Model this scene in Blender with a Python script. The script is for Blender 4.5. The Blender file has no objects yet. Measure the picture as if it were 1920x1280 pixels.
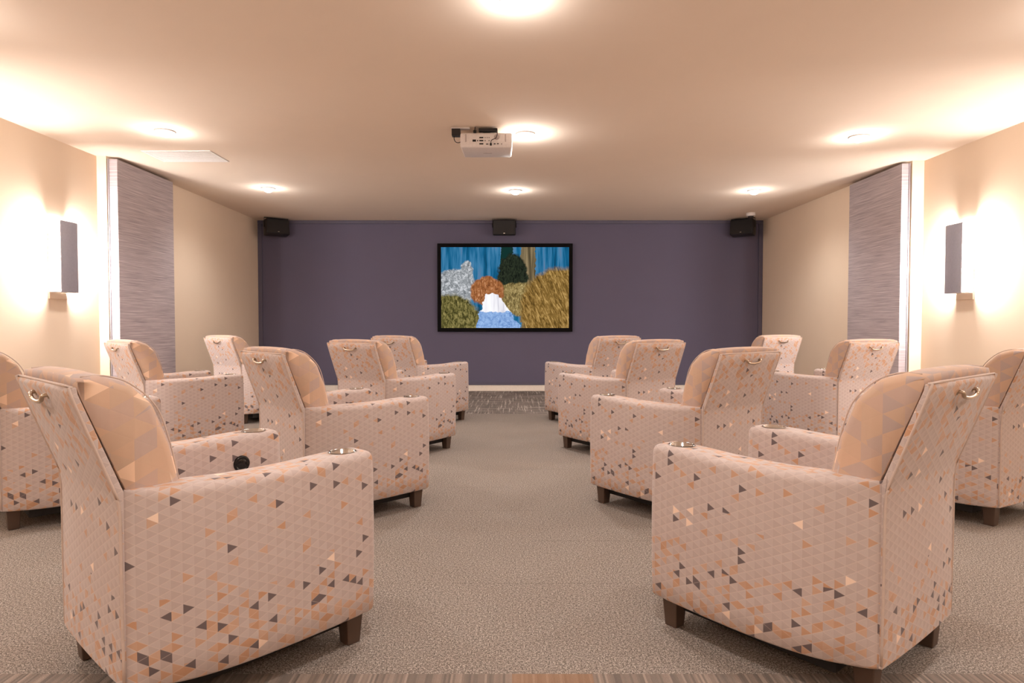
import bpy, bmesh, math, random
from mathutils import Vector, Matrix
random.seed(4)
PI = math.pi
SC = bpy.context.scene
COL = SC.collection

# ------------------------------------------------------------------ helpers
def lin(r, g, b):
    f = lambda c: (c/255/12.92) if c/255 <= .04045 else ((c/255+.055)/1.055)**2.4
    return (f(r), f(g), f(b), 1)

class NT:
    """small wrapper for building node trees"""
    def __init__(self, name):
        self.m = bpy.data.materials.new(name); self.m.use_nodes = True
        self.t = self.m.node_tree; self.n = self.t.nodes
        self.b = self.n['Principled BSDF']
    def node(self, typ, **kw):
        n = self.n.new(typ)
        for k, v in kw.items(): setattr(n, k, v)
        return n
    def put(self, sock, v):
        if isinstance(v, bpy.types.NodeSocket): self.t.links.new(v, sock)
        elif v is not None:
            if sock.type == 'RGBA' and len(v) == 3: v = (*v, 1)
            sock.default_value = v
    def M(self, op, a, b=None, c=None, clamp=False):
        n = self.node('ShaderNodeMath', operation=op); n.use_clamp = clamp
        self.put(n.inputs[0], a)
        if b is not None: self.put(n.inputs[1], b)
        if c is not None: self.put(n.inputs[2], c)
        return n.outputs[0]
    def mix(self, f, a, b, blend='MIX'):
        n = self.node('ShaderNodeMix', data_type='RGBA', blend_type=blend)
        self.put(n.inputs[0], f); self.put(n.inputs[6], a); self.put(n.inputs[7], b)
        return n.outputs[2]
    def xyz(self, x=0., y=0., z=0.):
        n = self.node('ShaderNodeCombineXYZ')
        for i, v in enumerate((x, y, z)): self.put(n.inputs[i], v)
        return n.outputs[0]
    def sep(self, v):
        n = self.node('ShaderNodeSeparateXYZ'); self.put(n.inputs[0], v); return n.outputs
    def noise(self, v, scale, detail=2., rough=.5, dist=0.):
        n = self.node('ShaderNodeTexNoise'); self.put(n.inputs['Vector'], v)
        n.inputs['Scale'].default_value = scale; n.inputs['Detail'].default_value = detail
        n.inputs['Roughness'].default_value = rough; n.inputs['Distortion'].default_value = dist
        return n.outputs[0]
    def white(self, v):
        n = self.node('ShaderNodeTexWhiteNoise', noise_dimensions='3D'); self.put(n.inputs[0], v)
        return n.outputs[0]
    def ramp(self, f, pts, interp='LINEAR'):
        n = self.node('ShaderNodeValToRGB'); n.color_ramp.interpolation = interp
        e = n.color_ramp.elements
        while len(e) < len(pts): e.new(.5)
        for i, (p, c) in enumerate(pts):
            e[i].position = p; e[i].color = c if len(c) == 4 else (*c, 1)
        self.put(n.inputs[0], f); return n.outputs[0]
    def coord(self, which='Object'):
        return self.node('ShaderNodeTexCoord').outputs[which]
    def bump(self, h, strength=.3, dist=.01):
        n = self.node('ShaderNodeBump'); n.inputs['Strength'].default_value = strength
        n.inputs['Distance'].default_value = dist; self.put(n.inputs['Height'], h)
        self.t.links.new(n.outputs[0], self.b.inputs['Normal'])
    def base(self, c, rough=.8, metal=0., spec=.3):
        self.put(self.b.inputs['Base Color'], c); self.put(self.b.inputs['Roughness'], rough)
        self.put(self.b.inputs['Metallic'], metal); self.put(self.b.inputs['Specular IOR Level'], spec)
        return self.m

def plain(name, rgb, rough=.6, metal=0., spec=.4, nscale=60., namt=.06, bump=0.):
    t = NT(name); nz = t.noise(t.coord(), nscale, 3.)
    c = lin(*rgb); d = tuple(max(0, x*(1-namt*2)) for x in c[:3])
    col = t.mix(nz, (*d, 1), tuple(min(1, x*(1+namt)) for x in c[:3])+(1,))
    if bump: t.bump(nz, bump, .002)
    return t.base(col, rough, metal, spec)

def emit(name, rgb, strength):
    t = NT(name); e = t.node('ShaderNodeEmission'); e.inputs[0].default_value = lin(*rgb)
    e.inputs[1].default_value = strength
    t.t.links.new(e.outputs[0], t.n['Material Output'].inputs[0]); return t.m

# woven fabric with a lattice of small triangles; UV is in metres
def fabric(name, size, kind):
    t = NT(name); uv = t.node('ShaderNodeUVMap'); uv.uv_map = 'UVMap'
    s = t.sep(uv.outputs[0]); u, v = s[0], s[1]
    U = t.M('DIVIDE', u, size*.98); V = t.M('DIVIDE', v, size)
    h = t.M('MULTIPLY', U, .5)
    p, q = t.M('ADD', V, h), t.M('SUBTRACT', V, h)
    fU, fp, fq = (t.M('FLOOR', x) for x in (U, p, q))
    idv = t.xyz(fU, fp, fq)
    r = t.white(idv)
    r2 = t.white(t.xyz(t.M('ADD', fU, 37.3), fp, fq))
    par = t.M('MODULO', t.M('ADD', t.M('ADD', fp, fq), 2000.), 2.)
    U2 = t.M('MODULO', t.M('ADD', fU, 2000.), 2.)
    right = t.M('SUBTRACT', 1., t.M('ABSOLUTE', t.M('SUBTRACT', par, U2)))   # 1 = points right
    if kind == 'body':
        base0, base1 = lin(192, 177, 172), lin(200, 186, 181)
        dark, cream, org = lin(108, 97, 98), lin(246, 220, 199), lin(194, 150, 118)
        od = t.ramp(v, [(0., (.40,)*3), (.12, (.36,)*3), (.24, (.20,)*3), (.36, (.04,)*3), (.45, (.02,)*3),
                        (.54, (.045,)*3), (.66, (.10,)*3), (.78, (.34,)*3), (.95, (.40,)*3)])
        dd = t.ramp(v, [(0., (.035,)*3), (.3, (.055,)*3), (.38, (.010,)*3), (.45, (.022,)*3), (.52, (.06,)*3), (.66, (.06,)*3), (.9, (.04,)*3)])
        col = t.mix(right, base1, base0)
        col = t.mix(t.M('MULTIPLY', r2, .20), col, lin(184, 162, 152))
        col = t.mix(t.M('LESS_THAN', r, od), col, t.mix(t.M('MULTIPLY', r2, .75), org, lin(208, 178, 158)))
        isd = t.M('MULTIPLY', t.M('LESS_THAN', r2, t.M('MULTIPLY', dd, 1.0)), t.M('GREATER_THAN', t.M('ADD', right, t.M('LESS_THAN', v, .3)), .5))
        col = t.mix(isd, col, dark)
        col = t.mix(t.M('GREATER_THAN', r2, .993), col, cream)
    else:
        n1 = t.noise(t.xyz(u, v), 5., 1.)
        col = t.mix(t.M('LESS_THAN', r, t.M('MULTIPLY', n1, .95)), lin(202, 174, 152), lin(184, 166, 160))
        col = t.mix(t.M('MULTIPLY', r2, .55), col, lin(218, 180, 152))
        col = t.mix(t.M('GREATER_THAN', r2, .95), col, lin(240, 206, 178))
    # fine quilting lines along the lattice
    ln = lambda x: t.M('LESS_THAN', t.M('ABSOLUTE', t.M('SUBTRACT', t.M('FRACT', x), .5)), .46)
    lines = t.M('MULTIPLY', ln(t.M('ADD', p, .0)), ln(q))
    if kind == 'body':
        col = t.mix(t.M('MULTIPLY', t.M('SUBTRACT', 1., lines), .22), col, lin(240, 220, 206))
    weave = t.noise(t.xyz(t.M('MULTIPLY', u, 1.), t.M('MULTIPLY', v, 2.5)), 700., 2.)
    soft = t.noise(uv.outputs[0], 9., 3.)
    col = t.mix(t.M('MULTIPLY', weave, .10), col, lin(150, 120, 110))
    t.bump(t.M('ADD', t.M('MULTIPLY', weave, .04), t.M('ADD', t.M('MULTIPLY', lines, .05), t.M('MULTIPLY', soft, .9))), .35, .008)
    m = t.base(col, .85, 0., .25)
    t.b.inputs['Sheen Weight'].default_value = .25
    t.b.inputs['Sheen Roughness'].default_value = .4
    return m

MAT = {}
MAT['fabric'] = fabric('triangle fabric', .0275, 'body')
MAT['fabric_big'] = fabric('large triangle fabric', .055, 'cushion')
MAT['piping'] = plain('piping cloth', (204, 184, 172), .8)
MAT['wood'] = plain('dark wood leg', (84, 66, 55), .45, nscale=30)
MAT['black'] = plain('black metal', (22, 18, 18), .6)
MAT['nickel'] = plain('satin nickel', (196, 178, 158), .28, 1., nscale=200)
MAT['steel'] = plain('polished steel', (225, 222, 220), .14, 1.)
MAT['gloss_black'] = plain('gloss black plastic', (14, 13, 14), .15)
MAT['grey_plastic'] = plain('dark plastic', (26, 22, 24), .45)
MAT['white_paint'] = plain('white plastic', (232, 226, 224), .4)
MAT['bright_white'] = plain('bright white enamel', (252, 250, 248), .5)
MAT['projector_grey'] = plain('soft grey plastic', (190, 178, 176), .5)
MAT['ceiling'] = plain('ceiling paint', (241, 225, 208), .9, spec=.1, nscale=4, namt=.01)
MAT['wall'] = plain('cream wall paint', (241, 222, 199), .85, spec=.15, nscale=4, namt=.012)
MAT['base'] = plain('cream baseboard paint', (250, 238, 224), .5)
MAT['blue'] = plain('slate violet wall paint', (101, 97, 118), .8, spec=.2, nscale=3, namt=.02)
MAT['blue_trim'] = plain('slate violet trim', (93, 89, 108), .6)
MAT['sconce_metal'] = plain('brushed grey metal', (176, 172, 180), .4, .5)

def wallcover():
    t = NT('horizontal textured wallcovering'); o = t.coord(); s = t.sep(o)
    a = t.noise(t.xyz(t.M('MULTIPLY', s[0], 2.5), t.M('MULTIPLY', s[1], 2.5), t.M('MULTIPLY', s[2], 150.)), 1., 3., .6, .4)
    b = t.noise(t.xyz(t.M('MULTIPLY', s[0], 1.), t.M('MULTIPLY', s[1], 1.2), t.M('MULTIPLY', s[2], 30.)), 1., 2.)
    c = t.ramp(a, [(.3, lin(150, 141, 147)), (.5, lin(186, 176, 180)), (.68, lin(216, 206, 208))])
    c = t.mix(t.M('MULTIPLY', b, .35), c, lin(146, 135, 140))
    t.bump(a, .3, .003)
    return t.base(c, .6, 0., .3)
MAT['cover'] = wallcover()

def carpet():
    t = NT('loop carpet'); o = t.coord(); s = t.sep(o); x, y = s[0], s[1]
    n1 = t.noise(o, 240., 2., .7); n2 = t.noise(o, 120., 3., .6); n3 = t.noise(o, 1.3, 2.)
    g = t.M('ADD', t.M('MULTIPLY', n1, .6), t.M('MULTIPLY', n2, .4))
    c = t.ramp(g, [(.36, lin(78, 72, 67)), (.5, lin(141, 131, 122)), (.64, lin(212, 200, 189))])
    c = t.mix(t.M('MULTIPLY', n3, .25), c, lin(120, 108, 100))
    # plank seams of the plain field
    ys = t.M('FRACT', t.M('DIVIDE', t.M('SUBTRACT', y, .03), .5))
    xs = t.M('FRACT', t.M('ADD', t.M('DIVIDE', x, 1.0), t.M('MULTIPLY', t.M('FLOOR', t.M('DIVIDE', y, .5)), .37)))
    seam = t.M('MULTIPLY', t.M('LESS_THAN', ys, .006), t.M('GREATER_THAN', t.noise(t.xyz(x, y), 1.1, 0.), .47))
    c = t.mix(t.M('MULTIPLY', seam, .5), c, lin(70, 60, 54))
    # crosshatched tiles in front of the feature wall
    hx = t.noise(t.xyz(t.M('MULTIPLY', x, 1.6), t.M('MULTIPLY', y, 26.)), 1., 2., .7)
    hy = t.noise(t.xyz(t.M('MULTIPLY', x, 42.), t.M('MULTIPLY', y, 1.6)), 1., 2., .7)
    hh = t.M('MAXIMUM', hx, hy)
    hc = t.ramp(hh, [(.45, lin(112, 104, 99)), (.56, lin(136, 126, 119)), (.64, lin(176, 165, 156)), (.73, lin(222, 210, 198))])
    c = t.mix(t.M('GREATER_THAN', y, 7.33), c, hc)
    # striped planks at the near end
    st = t.white(t.xyz(t.M('FLOOR', t.M('MULTIPLY', x, 150.)), t.M('FLOOR', t.M('MULTIPLY', y, 4.)), 1.))
    blk = t.white(t.xyz(t.M('FLOOR', t.M('MULTIPLY', x, 4.2)), 3., 1.))
    sc = t.ramp(st, [(0, lin(118, 109, 103)), (.35, lin(138, 127, 118)), (.7, lin(152, 138, 127)), (1, lin(176, 160, 147))])
    sc = t.mix(t.M('MULTIPLY', t.M('GREATER_THAN', blk, .86), .5), sc, lin(176, 130, 90))
    sc = t.mix(t.M('MULTIPLY', n1, .5), sc, lin(104, 90, 82))
    c = t.mix(t.M('LESS_THAN', y, 1.87), c, sc)
    t.bump(g, .7, .006)
    return t.base(c, .95, 0., .1)
MAT['carpet'] = carpet()

def obj(name, bm, mat, parent=None, smooth=True, label=None):
    me = bpy.data.meshes.new(name)
    bmesh.ops.recalc_face_normals(bm, faces=bm.faces)
    bm.to_mesh(me); bm.free()
    if smooth:
        for p in me.polygons: p.use_smooth = True
    o = bpy.data.objects.new(name, me); COL.objects.link(o)
    if mat: me.materials.append(MAT[mat] if isinstance(mat, str) else mat)
    if parent: o.parent = parent
    if label: o['label'] = label
    return o
def tag(o, label=None, cat=None, group=None, kind=None):
    if label: o['label'] = label
    if cat: o['category'] = cat
    if group: o['group'] = group
    if kind: o['kind'] = kind
    return o
def thing(name, label, cat, loc=(0, 0, 0), rz=0, group=None):
    o = bpy.data.objects.new(name, None); COL.objects.link(o)
    o.empty_display_size = .1
    o.location = loc; o.rotation_euler = (0, 0, rz); return tag(o, label, cat, group)

def box(bm, x0, x1, y0, y1, z0, z1, bev=0., seg=2, M=None):
    b = bmesh.new(); r = bmesh.ops.create_cube(b, size=1)
    for v in b.verts:
        v.co = Vector(((x0+x1)/2+v.co.x*(x1-x0), (y0+y1)/2+v.co.y*(y1-y0), (z0+z1)/2+v.co.z*(z1-z0)))
    if bev: bmesh.ops.bevel(b, geom=b.edges[:], offset=bev, segments=seg, affect='EDGES', profile=.5)
    if M is not None: b.transform(M)
    me = bpy.data.meshes.new('t'); b.to_mesh(me); b.free(); bm.from_mesh(me); bpy.data.meshes.remove(me)
    return bm
def B(*a, **k): return box(bmesh.new(), *a, **k)
def cyl(bm, c, r, h, axis='z', seg=32, r2=None):
    M = Matrix.Translation(c)
    if axis == 'x': M = M @ Matrix.Rotation(PI/2, 4, 'Y')
    if axis == 'y': M = M @ Matrix.Rotation(PI/2, 4, 'X')
    bmesh.ops.create_cone(bm, cap_ends=True, segments=seg, radius1=r, radius2=r if r2 is None else r2, depth=h, matrix=M)
    return bm
def revolve(bm, prof, c=(0, 0, 0), seg=36, M=None):
    rings = []
    for r, z in prof:
        rings.append([bm.verts.new(Vector(c)+Vector((r*math.cos(2*PI*i/seg), r*math.sin(2*PI*i/seg), z))) for i in range(seg)])
    for a, b in zip(rings, rings[1:]):
        for i in range(seg): bm.faces.new((a[i], a[(i+1) % seg], b[(i+1) % seg], b[i]))
    bmesh.ops.remove_doubles(bm, verts=bm.verts, dist=1e-6)
    if M is not None: bm.transform(M)
    return bm
def tube(bm, pts, r, seg=8, closed=False):
    pts = [Vector(p) for p in pts]; n = len(pts); rings = []
    up = None
    for i, p in enumerate(pts):
        if closed: d = pts[(i+1) % n]-pts[i-1]
        else: d = pts[min(i+1, n-1)]-pts[max(i-1, 0)]
        d.normalize()
        if up is None: up = d.orthogonal().normalized()
        up = (up-d*up.dot(d)).normalized(); w = d.cross(up)
        rings.append([bm.verts.new(p+r*(math.cos(2*PI*k/seg)*up+math.sin(2*PI*k/seg)*w)) for k in range(seg)])
    for i in range(n if closed else n-1):
        a, b = rings[i], rings[(i+1) % n]
        for k in range(seg): bm.faces.new((a[k], a[(k+1) % seg], b[(k+1) % seg], b[k]))
    if not closed: bm.faces.new(rings[0]); bm.faces.new(rings[-1][::-1])
    return bm
def smooth_pts(pts, n=6):
    """Catmull-Rom through pts"""
    P = [Vector(p) for p in pts]; P = [2*P[0]-P[1]]+P+[2*P[-1]-P[-2]]; out = []
    for i in range(1, len(P)-2):
        for k in range(n):
            t = k/n
            out.append(.5*((2*P[i])+(P[i+1]-P[i-1])*t+(2*P[i-1]-5*P[i]+4*P[i+1]-P[i+2])*t*t+(3*P[i]-P[i-1]-3*P[i+1]+P[i+2])*t**3))
    out.append(P[-2]); return out
def round_poly(pts, radii, n=5):
    """2-D polygon (CCW) with rounded corners"""
    out = []
    N = len(pts)
    for i in range(N):
        p, a, b = Vector(pts[i]), Vector(pts[i-1]), Vector(pts[(i+1) % N]); r = radii[i] if isinstance(radii, (list, tuple)) else radii
        if r <= 0: out.append(p); continue
        u, v = (a-p).normalized(), (b-p).normalized()
        ang = u.angle(v); d = r/math.tan(ang/2)
        s, e = p+u*d, p+v*d
        for k in range(n+1):
            t = k/n; out.append((1-t)**2*s+2*t*(1-t)*p+t*t*e)
    return out
def dens(pts, step=.03):
    out = []
    for i, p in enumerate(pts):
        q = pts[(i+1) % len(pts)]; L = (q-p).length; m = max(1, int(round(L/step)))
        for k in range(m): out.append(p+(q-p)*k/m)
    return out
def inset(pts, d, wf=None):
    out = []; N = len(pts)
    for i, p in enumerate(pts):
        t = (pts[(i+1) % N]-pts[i-1]).normalized(); out.append(p+Vector((-t.y, t.x))*d*(wf(p) if wf else 1))   # inward for CCW
    return out
def loft(levels, outline, to3d, wf=None, cap=True, hole=None):
    """levels: list of (t, inset); outline: CCW 2-D list; to3d(p2, t, i) -> 3-D"""
    bm = bmesh.new(); uvl = bm.loops.layers.uv.new('UVMap'); rings = []
    for t, ins in levels:
        o2 = inset(outline, ins, wf) if ins else outline
        rings.append([bm.verts.new(to3d(p, t, i)) for i, p in enumerate(o2)])
    arc = [0]
    for i in range(len(outline)): arc.append(arc[-1]+(outline[(i+1) % len(outline)]-outline[i]).length)
    N = len(outline)
    vlen = [0]
    for a, b in zip(levels, levels[1:]): vlen.append(vlen[-1]+math.hypot(b[0]-a[0], b[1]-a[1]))
    z0 = levels[0][0]
    for j, (a, b) in enumerate(zip(rings, rings[1:])):
        for i in range(N):
            k = (i+1) % N; f = bm.faces.new((a[i], a[k], b[k], b[i]))
            for lp, (uu, vv) in zip(f.loops, ((arc[i], vlen[j]), (arc[i+1], vlen[j]), (arc[i+1], vlen[j+1]), (arc[i], vlen[j+1]))):
                lp[uvl].uv = (uu, z0+vv)
    if cap:
        fs = []
        if hole:
            fs.append(bm.faces.new(rings[0][::-1]))
            top = rings[-1]; z = to3d(Vector(hole[:2]), levels[-1][0], 0).z
            ci = [bm.verts.new((hole[0]+hole[2]*math.cos(2*PI*k/40), hole[1]+hole[2]*math.sin(2*PI*k/40), to3d(Vector((hole[0], hole[1]+hole[2]*math.sin(2*PI*k/40))), levels[-1][0], 0).z)) for k in range(40)]
            es = [bm.edges.get((top[i], top[(i+1) % N])) for i in range(N)]+[bm.edges.new((ci[i], ci[(i+1) % 40])) for i in range(40)]
            fs += [g for g in bmesh.ops.triangle_fill(bm, use_beauty=True, use_dissolve=False, edges=es)['geom'] if isinstance(g, bmesh.types.BMFace)]
            lo = [bm.verts.new((v.co.x, v.co.y, v.co.z-.03)) for v in ci]
            for i in range(40): fs.append(bm.faces.new((ci[i], ci[(i+1) % 40], lo[(i+1) % 40], lo[i])))
        else:
            fs += [bm.faces.new(rings[0][::-1]), bm.faces.new(rings[-1])]
            fs = bmesh.ops.triangulate(bm, faces=fs)['faces']
        for f in fs:
            for lp in f.loops: lp[uvl].uv = (lp.vert.co.y+3.1, lp.vert.co.x+.9+lp.vert.co.z)
    return bm
def box_uv(bm):
    uvl = bm.loops.layers.uv.verify()
    for f in bm.faces:
        f.normal_update(); n = f.normal
        for lp in f.loops:
            c = lp.vert.co
            if abs(n.x) > max(abs(n.y), abs(n.z)): lp[uvl].uv = (c.y*(1 if n.x > 0 else -1)+5, c.z)
            elif abs(n.y) >= abs(n.z): lp[uvl].uv = (c.x*(-1 if n.y > 0 else 1)+7, c.z)
            else: lp[uvl].uv = (c.x+9, c.y+c.z)
    return bm

# ------------------------------------------------------------------ the recliner
A_H, W, F, AW = .622, .365, .366, .128
SX, SY, ZB = .268, -.338, .105
def arm_bm(side):
    xi = W-AW
    # plan outline, right arm, CCW seen from above
    outer = [(W, F), (W+.008, .22), (W+.013, .05), (W+.006, -.10), (W-.020, -.22), (SX+.030, -.305), (SX, SY)]
    # order CCW: rear inner -> rear outer -> up along the outside -> front -> inner back
    oc = [Vector((p.x, p.y)) for p in smooth_pts([Vector((a, b, 0)) for a, b in outer[::-1]], 6)]
    oc = oc[:-1]
    fr = round_poly([(W, F-.05), (W, F), (xi, F), (xi, F-.05)], [0, .034, .034, 0], 6)
    pts = oc[:-2]+fr+[Vector((xi, -.08)), Vector((.20, -.22)), Vector((.19, SY))]
    o = dens(pts, .03)
    if side < 0:
        o = [Vector((-p.x, p.y)) for p in o[::-1]]
    r = .026
    lv = [(ZB, .008), (ZB+.008, 0)]
    for k in range(1, 8): lv.append((ZB+.008+(A_H-r-ZB-.008)*k/7, -.004*math.sin(PI*k/7)))
    for k in range(1, 6): lv.append((A_H-r+r*math.sin(PI/2*k/5), r*(1-math.cos(PI/2*k/5))))
    # the inner cup-holder end of the arm sits a touch higher than the rear
    def f(p, t, i):
        z = t
        if t > .4:
            q = min(1, max(0, (p.y-.04)/.24)); z += (-.005+.009*q*q*(3-2*q))*(t-.4)/.2
        return Vector((p.x, p.y, z))
    bm = loft(lv, o, f, wf=lambda p: min(1, max(.12, (p.y-SY)/.07)), hole=(side*CUPX, CUPY, CUPR))
    return bm

CUPX, CUPY, CUPR = W-AW/2-.002, .283, .041
def slab_x(profile, hw, r, mat, name, parent, bulge=None, seg=4, nx=10, wf=None):
    """loft a (y,z) profile across x from -hw to hw with rounded ends"""
    lv = []
    for k in range(seg+1):
        a = PI/2*k/seg; lv.append((-hw+r-r*math.cos(a), r-r*math.sin(a)))
    inner = [(-hw+r+(2*hw-2*r)*k/nx, 0) for k in range(1, nx)]
    full = lv+inner+[(-x, i) for x, i in lv[::-1]]
    def f(p, t, i):
        y, z = p.x, p.y
        if bulge: y, z = bulge(y, z, t/hw)
        return Vector((t, y, z))
    bm = loft(full, profile, f, wf=wf)
    bm.normal_update(); bmesh.ops.recalc_face_normals(bm, faces=bm.faces); box_uv(bm)
    return obj(name, bm, mat, parent)

def make_chair():
    t = thing('recliner_armchair', '', 'armchair')
    for side in (1, -1):
        a = obj('armrest', arm_bm(side), 'fabric', t)
        cb = bmesh.new()
        revolve(cb, [(CUPR+.003, A_H+.006), (CUPR+.0005, A_H+.0075), (CUPR-.003, A_H+.006), (CUPR-.004, A_H-.06), (CUPR-.010, A_H-.068), (0, A_H-.068)],
                (side*CUPX, CUPY, 0), 40)
        obj('cup_holder', cb, 'steel', a, label='round polished steel cup holder sunk in the arm')
        if side < 0:
            kb = bmesh.new(); R = Matrix.Translation((-(W-AW), .204, .522)) @ Matrix.Rotation(PI/2, 4, 'Y')
            revolve(kb, [(.030, -.012), (.030, .006), (.026, .011), (.021, .009), (.019, .006), (.017, .0075), (0, .008)], seg=36)
            kb.transform(R); obj('control_button', kb, 'gloss_black', a, label='round glossy black recliner control')
    # back shell : (y, z) profile, CCW with y to the right, z up
    kz = .598
    prof = [(-.331, ZB), (-.331, .597), (-.432, .868), (-.434, .885), (-.446, .885), (-.451, .872), (-.352, kz), (-.346, kz-.05), (-.346, ZB)]
    prof = [Vector(p) for p in prof]
    pr = round_poly(prof, [.005, .05, .0, .005, .005, .0, .10, 0, .005], 6)
    pr = dens(pr, .04)
    def shell_b(y, z, s):
        if y < -.33 and z > .75:      # dimple of the pull handle
            y += .006*math.exp(-(s*.265/.05)**2-((z-.84)/.025)**2)
        if y < -.32: y += -.006*(1-s*s)
        return y, z
    slab_x(pr, .268, .004, 'fabric', 'back_panel', t, shell_b, nx=22)
    # piping around the back panel
    pb = bmesh.new()
    edge = [(-.343, ZB+.01), (-.345, .3), (-.346, kz-.05), (-.352, kz-.005), (-.358, kz+.02), (-.445, .862), (-.444, .885)]
    L = [Vector((-.266, y, z)) for y, z in edge]; Rr = [Vector((.266, y, z)) for y, z in edge[::-1]]
    path = smooth_pts(L, 3)+[Vector((x, -.447, .887)) for x in (-.2, -.1, 0, .1, .2)]+smooth_pts(Rr, 3)
    tube(pb, path, .0040, 8)
    obj('piping', pb, 'piping', t)
    # back cushion
    cp = [(-.285, .43), (-.16, .43), (-.196, .60), (-.222, .72), (-.264, .828), (-.318, .884), (-.385, .909), (-.434, .903), (-.438, .889), (-.422, .845), (-.326, .60)]
    cp = [Vector(p) for p in cp]
    cpr = dens(round_poly(cp, [.025, .03, .06, .08, .06, .05, .03, .0, .03, .0, .04], 6), .03)
    def cush_b(y, z, s):
        k = (1-abs(s)**2.5)
        if z > .45:
            fy = -.30-(z-.6)*.31
            if y > fy+.05: y += .012*k
            if z > .885: z += .008*k
        return y, z
    slab_x(cpr, .266, .022, 'fabric_big', 'back_cushion', t, cush_b, nx=16, wf=lambda p: min(1, max(.05, (p.x+.322+(p.y-.6)*.42)/.05)) if p.y > .55 else min(1, max(.05, (p.x+.322)/.05)))
    for s in (1, -1):
        sb = bmesh.new(); tube(sb, smooth_pts([(s*.240, -.156, .46), (s*.240, -.191, .60), (s*.240, -.216, .72), (s*.240, -.248, .818), (s*.240, -.31, .884), (s*.240, -.37, .908), (s*.240, -.42, .908)], 5), .0022, 6)
        obj('cushion_seam', sb, 'piping', t)
    # seat cushion and foot rest
    sp = [Vector(p) for p in ((-.24, .30), (.34, .30), (.372, .33), (.372, .44), (.33, .468), (-.24, .44))]
    def seat_b(y, z, s):
        if z > .4: z += .018*(1-abs(s)**2.5)
        return y, z
    slab_x(dens(round_poly(sp, [.01, .02, .02, .035, .03, .01], 5), .04), .234, .02, 'fabric', 'seat_cushion', t, seat_b)
    fp = [Vector(p) for p in ((.20, .11), (.362, .11), (.362, .30), (.20, .30))]
    slab_x(dens(round_poly(fp, .015, 4), .04), .234, .012, 'fabric', 'footrest', t)
    # black chassis under the upholstery, widened to stand in for the shadow there
    obj('base_frame', B(-.290, .290, -.235, .31, .055, .125, bev=.004), 'black', t, False)
    # legs
    for x, y, s in ((W-.062, F-.062, 1), (-W+.062, F-.062, 1), (.226, -.292, 1), (-.226, -.292, 1)):
        lb = bmesh.new(); w0, w1 = .023, .031
        box(lb, -w1, w1, -w1, w1, 0, ZB+.004, bev=.004)
        for v in lb.verts:
            k = v.co.z/(ZB+.004); f = (w0+(w1-w0)*k)/w1; v.co.x = v.co.x*f+x; v.co.y = v.co.y*f+y
        obj('leg', lb, 'wood', t, False)
    # pull handle on the rear of the back
    hb = bmesh.new(); hz = .842; hy = -.4425
    bow = smooth_pts([(-.064, hy+.006, hz+.012), (-.062, hy-.016, hz+.009), (-.048, hy-.017, hz-.004), (0, hy-.017, hz-.009), (.048, hy-.017, hz-.004), (.062, hy-.016, hz+.009), (.064, hy+.006, hz+.012)], 5)
    tube(hb, bow, .0055, 10)
    for s in (1, -1): cyl(hb, (s*.064, hy-.001, hz+.011), .010, .010, 'y', 16)
    obj('pull_handle', hb, 'nickel', t, label='bowed satin nickel pull handle')
    return t

def dup(root, loc, rz, label):
    r = root.copy(); COL.objects.link(r); r.location = loc; r.rotation_euler = (0, 0, rz); r['label'] = label
    for ch in list(root.children):
        c = ch.copy(); COL.objects.link(c); c.parent = r
        for g in list(ch.children):
            d = g.copy(); COL.objects.link(d); d.parent = c
    return r

R = math.radians
spots = [
 (-.958, 2.038, -41.7, 'triangle-patterned recliner at front left, largest on the left, round black control on its inner arm'),
 (-.978, 3.618, -46.2, 'triangle-patterned recliner directly ahead of the big left one, second along the left aisle side'),
 (-.970, 5.230, -35.6, 'triangle-patterned recliner third along the left side of the aisle, left of the screen'),
 (-.970, 6.793, -35.8, 'triangle-patterned recliner on the left of the aisle closest to the feature wall'),
 (-2.482, 3.579, -44.5, 'triangle-patterned recliner cut by the left edge, behind the largest left chair'),
 (-2.683, 5.147, -41.9, 'triangle-patterned recliner in front of the left grey wallcovering panel'),
 (-2.776, 6.969, -37.1, 'triangle-patterned recliner in the far left corner, before the plain cream wall'),
 (.988, 2.134, 38.8, 'triangle-patterned recliner at front right, largest on the right, its whole left side facing the aisle'),
 (.959, 3.635, 37.5, 'triangle-patterned recliner directly ahead of the big right one, second along the right aisle side'),
 (.888, 5.249, 35.0, 'triangle-patterned recliner third along the right side of the aisle'),
 (.849, 6.774, 32.3, 'triangle-patterned recliner on the right of the aisle closest to the feature wall'),
 (2.519, 3.639, 30.1, 'triangle-patterned recliner cut by the right edge, behind the largest right chair'),
 (2.652, 5.380, 22.4, 'triangle-patterned recliner in front of the right grey wallcovering panel'),
 (2.705, 7.216, 24.2, 'triangle-patterned recliner in the far right corner, before the plain cream wall'),
]
proto = make_chair(); proto['group'] = 'patterned recliners facing the screen'
for i, (x, y, a, lab) in enumerate(spots):
    if i == 0:
        proto.location = (x, y, 0); proto.rotation_euler = (0, 0, R(a)); proto['label'] = lab
    else: dup(proto, (x, y, 0), R(a), lab)

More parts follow.
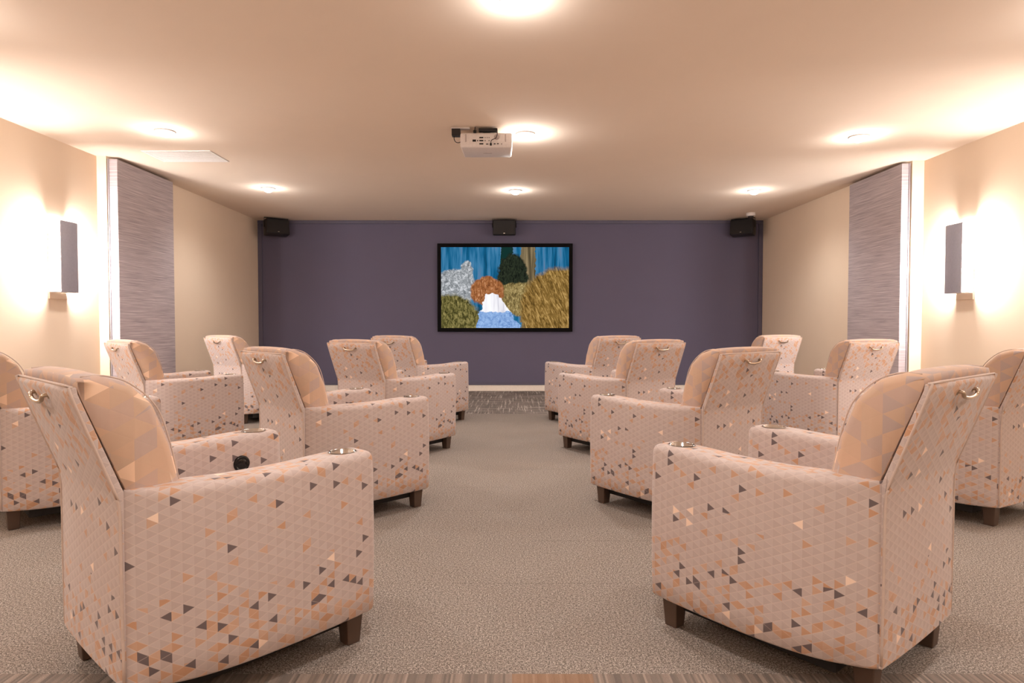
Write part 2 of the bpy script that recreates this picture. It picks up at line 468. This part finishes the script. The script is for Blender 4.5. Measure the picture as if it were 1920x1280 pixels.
# ------------------------------------------------------------------ the room
H = 2.60; YB = 9.79; Y0 = -2.2
def struct(name, bm, mat, parent=None, smooth=False):
    o = obj(name, bm, mat, parent, smooth)
    if not parent: o['kind'] = 'structure'
    return o
def wallseg(bm, x0, y0, x1, y1, nx, ny, th=.12, z0=0, z1=H):
    vs = [(x0, y0), (x1, y1), (x1+nx*th, y1+ny*th), (x0+nx*th, y0+ny*th)]
    lo = [bm.verts.new((a, b, z0)) for a, b in vs]; hi = [bm.verts.new((a, b, z1)) for a, b in vs]
    for i in range(4): bm.faces.new((lo[i], lo[(i+1) % 4], hi[(i+1) % 4], hi[i]))
    bm.faces.new(lo[::-1]); bm.faces.new(hi)
struct('floor', B(-4.3, 4.3, Y0-.1, YB+.15, -.12, 0), 'carpet')
struct('ceiling', B(-4.3, 4.3, Y0-.1, YB+.15, H, H+.12), 'ceiling')
LN, LF0, LF1, LR = -3.885, -3.795, -3.865, 6.03
RN, RF0, RF1, RR = 3.965, 3.850, 3.815, 6.20
b = bmesh.new(); wallseg(b, LN, Y0, LN, LR, -1, 0, .35); wallseg(b, LF0, LR, LF1, YB, -1, 0, .35)
struct('wall_left', b, 'wall')
b = bmesh.new(); wallseg(b, RN, Y0, RN, RR, 1, 0, .30); wallseg(b, RF0, RR, RF1, YB, 1, 0, .40)
struct('wall_right', b, 'wall')
struct('wall_rear', B(-4.2, 4.2, Y0-.1, Y0, 0, H), 'wall')
struct('wall_back', B(-4.0, 4.0, YB, YB+.12, 0, H), 'blue')
struct('baseboard_back', B(LF1, RF1, YB-.016, YB, 0, .092, bev=.003), 'base')
b = B(LN, LN+.014, Y0, LR, 0, .092); struct('baseboard_left', b, 'base')
b = B(RN-.014, RN, Y0, RR, 0, .092); struct('baseboard_right', b, 'base')
tr = bmesh.new()
box(tr, LF1, RF1, YB-.03, YB, H-.050, H-.002, bev=.004)
struct('trim_1', tr, 'blue_trim')
struct('trim_2', box(bmesh.new(), LF1+.002, LF1+.062, YB-.032, YB-.002, .094, H-.052, bev=.004), 'blue_trim')
struct('trim_3', box(bmesh.new(), RF1-.062, RF1-.002, YB-.032, YB-.002, .094, H-.052, bev=.004), 'blue_trim')
struct('trim_4', box(bmesh.new(), LF1+.064, RF1-.064, YB-.026, YB-.002, .094, .135, bev=.003), 'blue_trim')

def wpanel(name, x0, x1, y0, y1, lab):
    t = thing(name, lab, 'wall panel', ((x0+x1)/2, (y0+y1)/2, 0), 0, 'wallcovered panels on the side walls')
    cx, cy = (x0+x1)/2, (y0+y1)/2
    obj('panel_board', B(x0-cx, x1-cx, y0-cy, y1-cy, .005, H-.022, bev=.003), 'cover', t, False)
    s = 1 if cx < 0 else -1
    xe = x0 if s > 0 else x1
    obj('edge_trim', B(xe-cx-.0, xe-cx+s*.010, y0-cy-.012, y0-cy-.001, .005, H-.022), 'sconce_metal', t, False)
wpanel('wallcovering_panel', -3.790, -3.705, LR+.02, 7.04, 'tall grey-mauve horizontally streaked panel on the left wall')
wpanel('wallcovering_panel', 3.762, 3.838, RR+.02, 7.18, 'tall grey-mauve horizontally streaked panel on the right wall')

# ------------------------------------------------------------------ lights
NEUT = (1.0, .955, .93)
MAT['lens'] = emit('downlight lens', (255, 240, 228), 40.)
MAT['lampglass'] = emit('sconce diffuser glow', (255, 244, 238), 190.)
def light(kind, name, loc, power, col, **kw):
    d = bpy.data.lights.new(name, kind); d.energy = power; d.color = col
    for k, v in kw.items(): setattr(d, k, v)
    o = bpy.data.objects.new(name, d); COL.objects.link(o); o.location = loc; return o
DL = [(-2.82, 5.25, 1.), (0.11, 5.32, 1.4), (2.90, 5.40, 1.), (-2.82, 7.45, .8), (.04, 7.58, .8), (2.85, 7.58, .8),
      (.02, 3.12, .9), (-2.87, 3.10, 1.3), (2.90, 3.10, 1.3), (-2.87, .8, 1.2), (0.0, .8, 1.2), (2.90, .8, 1.2), (-1.6, -1.3, 1.2), (1.6, -1.3, 1.2)]  # all after the first here are unseen, added to light the room
DLAB = {0: 'lit round ceiling downlight beside the left ceiling grille', 1: 'lit round ceiling downlight immediately right of the projector',
        2: 'lit round ceiling downlight at upper right, nearest the right wall', 3: 'lit round ceiling downlight above the far left recliners',
        4: 'lit round ceiling downlight above the wall screen', 5: 'lit round ceiling downlight above the far right recliners',
        6: 'lit round ceiling downlight cut by the top edge of the photo'}
for i, (x, y, k) in enumerate(DL):
    t = thing('ceiling_downlight', DLAB.get(i, 'added unseen ceiling downlight behind the viewer or beyond the frame'), 'ceiling light', (x, y, H), 0, 'ceiling downlights')
    rb = bmesh.new(); revolve(rb, [(.078, 0), (.080, -.006), (.074, -.012), (.060, -.014), (.056, -.004), (.056, 0)], seg=36)
    obj('trim_ring', rb, 'white_paint', t)
    lb = bmesh.new(); revolve(lb, [(.052, 0), (.052, -.012), (.047, -.030), (.034, -.042), (.016, -.048), (0, -.049)], seg=28)
    obj('lens', lb, 'lens', t, label='glowing white domed lens')
    light('POINT', 'downlight_glow', (x, y, H-.115), 4.2*k*(1.15 if i == 1 else 1), NEUT, shadow_soft_size=.05)
    s = light('SPOT', 'downlight_beam', (x, y, H-.08), 56*k, NEUT, spot_size=R(150), spot_blend=.9, shadow_soft_size=.08)

def sconce(x, y, s, lab):
    """s = +1: on the left wall, projecting to +x"""
    t = thing('wall_sconce', lab, 'wall light', (x, y, 1.30), 0, 'tall grey wall sconces')
    w = .105
    X = lambda a, b: (min(s*a, s*b), max(s*a, s*b))
    obj('backplate', B(*X(0, .012), -.10, .12, -.055, .50, bev=.003), 'wall', t, False)
    obj('diffuser', B(*X(.012, .095), -w+.010, w-.010, .009, .590, bev=.004), 'lampglass', t, False, label='bright white glowing diffuser')
    fb = bmesh.new(); n = 10; pr = []
    for k in range(n+1):
        a = -w+2*w*k/n; pr.append((.118+.010*(1-(a/w)**2), a))
    outer = [Vector((p, q)) for p, q in pr]; inner = [Vector((p-.006, q)) for p, q in pr[::-1]]
    poly = outer+inner
    lo = [fb.verts.new((s*p.x, p.y, 0)) for p in poly]; hi = [fb.verts.new((s*p.x, p.y, .60)) for p in poly]; N = len(poly)
    for i in range(N): fb.faces.new((lo[i], lo[(i+1) % N], hi[(i+1) % N], hi[i]))
    fb.faces.new(lo); fb.faces.new(hi[::-1])
    obj('shade', fb, 'sconce_metal', t, False, label='tall grey metal front plate')
    for zz in (.592, .0005):
        obj('end_cap', B(*X(.013, .110), -w+.004, w-.004, zz, zz+.007), 'white_paint', t, False)
    arm = bmesh.new(); box(arm, *X(.09, .115), -.02, .02, .28, .32); obj('bracket', arm, 'sconce_metal', t, False)
sconce(LN, 5.47, 1, 'lit grey wall sconce on the left cream wall')
sconce(RN, 5.60, -1, 'lit grey wall sconce on the right cream wall')
sconce(LN, 3.45, 1, 'added unseen wall sconce on the left wall, nearer than the frame shows')  # unseen pair, added to brighten the near walls and ceiling
sconce(RN, 3.5, -1, 'added unseen wall sconce on the right wall, nearer than the frame shows')

# ------------------------------------------------------------------ ceiling grille
t = thing('ceiling_air_grille', 'white slatted air grille in the ceiling at left', 'air grille', (-3.045, 6.03, H))
g = bmesh.new(); gw, gd = .315, .195
for a in ((-gw, gw, -gd, -gd+.03), (-gw, gw, gd-.03, gd), (-gw, -gw+.03, -gd+.031, gd-.031), (gw-.03, gw, -gd+.031, gd-.031)): box(g, *a, -.007, 0, bev=.002)
obj('frame', g, 'bright_white', t, False)
for k in range(9):
    y = -gd+.05+(2*gd-.10)*k/8
    obj('slat', box(bmesh.new(), -gw+.032, gw-.032, y-.014, y+.014, -.0055, -.0035, M=None), 'bright_white', t, False)
obj('backing', B(-gw+.031, gw-.031, -gd+.031, gd-.031, -.0025, -.0005), 'white_paint', t, False)

# ------------------------------------------------------------------ screen on the feature wall
SYF = YB-.034
cx = -.106; cz = 1.578; sw, sh = 1.026, .668
t = thing('wall_screen', 'large black framed screen showing a colourful forest scene on the slate wall', 'screen', (cx, YB-.004, cz))
fb = bmesh.new(); bw = .056
box(fb, -sw, sw, -.055, 0, sh-bw, sh, bev=.003); box(fb, -sw, sw, -.055, 0, -sh, -sh+bw, bev=.003)
box(fb, -sw, -sw+bw, -.055, 0, -sh+bw, sh-bw); box(fb, sw-bw, sw, -.055, 0, -sh+bw, sh-bw)
MAT['frame_black'] = plain('black velvet frame', (9, 7, 8), .7, spec=.1)
obj('frame', fb, 'frame_black', t, False)
def picture():
    t = NT('forest picture on the screen'); uv = t.coord('UV'); s = t.sep(uv); u, v = s[0], s[1]
    n = t.noise(t.xyz(t.M('MULTIPLY', u, 1.6), v), 14., 3.); n2 = t.noise(t.xyz(t.M('MULTIPLY', u, 1.6), t.M('ADD', v, 5.)), 9., 4.)
    du = t.M('ADD', u, t.M('MULTIPLY', t.M('SUBTRACT', n, .5), .06)); dv = t.M('ADD', v, t.M('MULTIPLY', t.M('SUBTRACT', n2, .5), .12))
    def ell(a, b, ra, rb, soft=.12):
        x = t.M('DIVIDE', t.M('SUBTRACT', du, a), ra); y = t.M('DIVIDE', t.M('SUBTRACT', dv, b), rb)
        d = t.M('ADD', t.M('MULTIPLY', x, x), t.M('MULTIPLY', y, y))
        m = t.node('ShaderNodeMapRange'); t.put(m.inputs[0], d)
        for k, val in ((1, 1+soft), (2, 1-soft), (3, 0), (4, 1)): m.inputs[k].default_value = val
        m.clamp = True; return m.outputs[0]
    strk = t.noise(t.xyz(t.M('MULTIPLY', u, 22.), t.M('MULTIPLY', v, 1.2)), 1., 3., .6)
    c = t.ramp(strk, [(.3, lin(8, 48, 74)), (.45, lin(20, 92, 132)), (.56, lin(60, 120, 160)), (.66, lin(92, 118, 150)), (.78, lin(20, 70, 90))])
    trunk = t.M('MULTIPLY', t.M('GREATER_THAN', du, .625), t.M('LESS_THAN', du, .735))
    c = t.mix(trunk, c, t.ramp(t.noise(t.xyz(t.M('MULTIPLY', u, 40.), v), 1., 3.), [(.35, lin(62, 54, 38)), (.6, lin(142, 124, 92))]))
    c = t.mix(t.M('MULTIPLY', t.M('GREATER_THAN', du, .46), t.M('LESS_THAN', du, .56)), c, lin(18, 48, 44))
    leaf = t.noise(t.xyz(t.M('MULTIPLY', u, 60.), t.M('MULTIPLY', v, 18.)), 1., 4., .7, 1.)
    fine = t.noise(t.xyz(t.M('MULTIPLY', u, 40.), t.M('MULTIPLY', v, 26.)), 1., 4., .7, 1.)
    grass = t.noise(t.xyz(t.M('MULTIPLY', t.M('ADD', u, t.M('MULTIPLY', v, .25)), 55.), t.M('MULTIPLY', v, 8.)), 1., 4., .7, 1.5)
    rock = t.ramp(fine, [(.3, lin(84, 88, 92)), (.5, lin(148, 152, 156)), (.66, lin(216, 218, 222))])
    # dark fir and ochre undergrowth in the middle distance
    c = t.mix(ell(.56, .62, .12, .30), c, t.ramp(leaf, [(.35, lin(14, 18, 16)), (.7, lin(52, 60, 44))]))
    c = t.mix(ell(.60, .36, .20, .20), c, t.ramp(leaf, [(.35, lin(74, 62, 32)), (.55, lin(150, 130, 82)), (.7, lin(200, 182, 130))]))
    # pale crags at left, russet scrub beside them
    c = t.mix(ell(.11, .50, .17, .22), c, rock)
    c = t.mix(ell(.20, .66, .05, .18), c, rock)
    c = t.mix(ell(.36, .46, .13, .18), c, t.ramp(leaf, [(.3, lin(90, 46, 22)), (.55, lin(164, 104, 62)), (.7, lin(216, 164, 126))]))
    # golden slope at right, olive bank at left
    c = t.mix(ell(.92, .22, .30, .52), c, t.ramp(grass, [(.32, lin(58, 42, 16)), (.5, lin(128, 98, 48)), (.68, lin(196, 160, 98))]))
    c = t.mix(ell(.06, .02, .26, .40), c, t.ramp(leaf, [(.35, lin(44, 42, 20)), (.5, lin(96, 90, 48)), (.68, lin(160, 146, 92))]))
    # white rapids running into a pale blue pool
    w1 = t.M('ADD', .40, t.M('MULTIPLY', t.M('SUBTRACT', .4, v), .12))
    wd = t.M('ADD', .05, t.M('MULTIPLY', t.M('SUBTRACT', .42, dv), .30))
    riv = t.M('MULTIPLY', t.M('LESS_THAN', t.M('ABSOLUTE', t.M('SUBTRACT', du, w1)), wd), t.M('LESS_THAN', dv, .42))
    c = t.mix(riv, c, t.ramp(strk, [(.3, lin(176, 176, 190)), (.45, lin(232, 230, 236)), (.7, lin(250, 250, 252))]))
    c = t.mix(t.M('MULTIPLY', riv, t.M('LESS_THAN', dv, .20)), c, t.ramp(fine, [(.3, lin(84, 122, 182)), (.7, lin(160, 192, 234))]))
    e = t.node('ShaderNodeEmission'); t.put(e.inputs[0], c); e.inputs[1].default_value = TVS
    t.t.links.new(e.outputs[0], t.n['Material Output'].inputs[0]); return t.m
TVS = 1.0
MAT['picture'] = picture()
pb = bmesh.new(); uvl = pb.loops.layers.uv.new('UVMap')
vs = [pb.verts.new(p) for p in ((-sw+bw, -.045, -sh+bw), (sw-bw, -.045, -sh+bw), (sw-bw, -.045, sh-bw), (-sw+bw, -.045, sh-bw))]
vb = [pb.verts.new((v.co.x, -.006, v.co.z)) for v in vs]
f = pb.faces.new(vs)
for lp, q in zip(f.loops, ((0, 0), (1, 0), (1, 1), (0, 1))): lp[uvl].uv = q
for i in range(4): pb.faces.new((vs[i], vb[i], vb[(i+1) % 4], vs[(i+1) % 4]))
pb.faces.new(vb[::-1])
me_p = obj('display', pb, 'picture', t, False, label='glowing picture of a blue forest with golden grass')

# ------------------------------------------------------------------ speakers
def speaker(x, y, z, rz, w, lab, tilt=-8):
    t = thing('wall_speaker', lab, 'speaker', (x, y, z), rz, 'black speakers above the screen wall')
    Mt = Matrix.Rotation(R(tilt), 4, 'X')
    h = .115
    bb = B(-w/2, w/2, -.085, .085, -h, h, bev=.018, seg=3, M=Mt); obj('cabinet', bb, 'grey_plastic', t)
    gb = B(-w/2+.012, w/2-.012, -.094, -.087, -h+.012, h-.012, bev=.003, M=Mt); obj('speaker_grille', gb, 'black', t, False)
    lb = B(-.012, .012, -.0965, -.0945, -h+.026, -h+.034, M=Mt); obj('badge', lb, 'steel', t, False, label='tiny silver badge')
    br = bmesh.new()
    tube(br, [(-w/2-.006, 0, .0), (-w/2-.006, 0, h+.022), (w/2+.006, 0, h+.022), (w/2+.006, 0, 0)], .006, 6)
    obj('mounting_bracket', br, 'black', t)
    return t
speaker(-.115, YB-.16, 2.468, 0, .34, 'black box speaker centred above the wall screen', tilt=6)
speaker(-3.50, YB-.24, 2.455, R(38), .34, 'black box speaker angled in the left corner of the slate wall')
speaker(3.43, YB-.24, 2.450, R(-38), .34, 'black box speaker angled in the right corner of the slate wall')
t = thing('ceiling_sensor', 'small white round sensor under the ceiling above the right speaker', 'sensor', (3.385, 9.12, H))
sb = bmesh.new(); revolve(sb, [(0, 0), (.062, 0), (.062, -.035), (.052, -.045), (.03, -.047)], seg=28); obj('housing', sb, 'white_paint', t)
sb = bmesh.new(); revolve(sb, [(.04, -.044), (.036, -.066), (.02, -.08), (0, -.084)], seg=24); obj('dome', sb, 'grey_plastic', t)

# ------------------------------------------------------------------ projector
PX, PY, PZ = -.205, 5.13, 2.435
t = thing('ceiling_projector', 'white projector hanging from the ceiling with its sockets facing back', 'projector', (PX, PY, PZ))
pw, pd, ph = .207, .32, .118
hb = box(bmesh.new(), -pw, pw, 0, pd, 0, ph, bev=.016, seg=3)
for v in hb.verts:
    if v.co.y > pd*.5: v.co.x *= .965
obj('housing', hb, 'white_paint', t)
obj('socket_panel', B(-pw+.075, pw-.03, -.0025, -.0005, .018, .098), 'white_paint', t, False)
def rel(px, py):   # photo crop position on the rear face -> local x, z
    return (-pw+.002+(px-405)/(1235-405)*(2*pw-.004), ph-(py-455)/(670-455)*ph*.95)
for px, py, w, h in ((628, 580, 55, 34), (683, 580, 18, 18), (742, 534, 64, 20), (742, 580, 64, 20), (742, 628, 64, 20), (803, 534, 12, 12), (835, 534, 12, 12), (866, 534, 12, 12),
                     (803, 580, 14, 14), (866, 580, 14, 14), (836, 632, 36, 14), (957, 628, 28, 16), (1008, 626, 28, 16), (1068, 630, 9, 22)):
    x, z = rel(px, py); k = 2*pw/830
    obj('socket', B(x-w*k/2, x+w*k/2, -.0045, -.0028, z-h*k/2, z+h*k/2), 'black', t, False)
cb = bmesh.new(); x, z = rel(990, 525); cyl(cb, (x, -.0025, z), .022, .004, 'y', 24); obj('round_vent', cb, 'projector_grey', t)
for px in (492, 1130):
    x, z = rel(px, 540); obj('side_vent', B(x-.005, x+.005, -.003, -.0005, z-.03, z+.03), 'projector_grey', t, False)
obj('name_badge', B(-.03, .04, .17, .176, -.002, -.0004), 'projector_grey', t, False)
mb = bmesh.new(); TOP = H-PZ
box(mb, -.055, .09, .05, .20, TOP-.014, TOP-.001, bev=.003); box(mb, -.03, .03, .09, .15, ph+.003, TOP-.015)
box(mb, -.12, .12, .10, .115, ph+.001, ph+.014); box(mb, -.09, -.075, .04, .22, ph+.001, ph+.014)
obj('ceiling_mount', mb, 'steel', t, False, label='silver ceiling mount')
bb = bmesh.new(); box(bb, -.06, .09, -.004, .045, ph+.010, ph+.034, bev=.004); obj('connector_box', bb, 'grey_plastic', t, False)
cbm = bmesh.new(); x, z = rel(895, 640)
tube(cbm, smooth_pts([(.075, -.006, ph+.02), (.088, -.016, ph-.01), (.078, -.018, ph*.6), (x+.006, -.02, z+.03), (x, -.012, z)], 6), .003, 6)
tube(cbm, smooth_pts([(-.09, .02, TOP-.006), (-.088, -.004, ph+.04), (-.09, -.002, ph+.01)], 6), .004, 6)
cyl(cbm, (-.09, -.001, ph+.006), .012, .02); cyl(cbm, (x, -.012, z), .007, .018)
obj('cable', cbm, 'black', t)
ad = thing('power_adapter', 'small black power adapter under the ceiling left of the projector', 'power adapter', (PX-.242, PY+.04, H-.005))
obj('adapter_body', B(-.034, .034, -.03, .03, -.062, -.006, bev=.004), 'grey_plastic', ad, False)
obj('adapter_plate', B(-.04, .11, -.02, .02, -.005, .0045, bev=.001), 'white_paint', ad, False)
kb = bmesh.new(); tube(kb, smooth_pts([(-.016, 0, -.060), (-.016, -.004, -.085), (-.002, -.006, -.108), (.020, -.006, -.113), (.036, -.004, -.106)], 6), .003, 6)
obj('lead', kb, 'black', ad)

# ------------------------------------------------------------------ camera and view
FPX = 1200.
cam = bpy.data.cameras.new('camera'); cam.sensor_width = 36; cam.lens = FPX/1920*36; cam.clip_start = .05
co = bpy.data.objects.new('camera', cam); COL.objects.link(co)
co.location = (0, 0, 1.04); co.rotation_euler = (PI/2-math.atan(34.5/FPX), 0, 0)
SC.camera = co
w = bpy.data.worlds.new('world'); SC.world = w; w.use_nodes = True
w.node_tree.nodes['Background'].inputs[0].default_value = (.02, .018, .016, 1)
vs_ = SC.view_settings; SC.display_settings.display_device = 'sRGB'
vs_.view_transform = 'Standard'; vs_.look = 'None'; vs_.gamma = 1; vs_.exposure = .16; vs_.use_curve_mapping = False
SC.cycles.max_bounces = 10; SC.cycles.diffuse_bounces = 6
SC.cycles.sample_clamp_indirect = 4
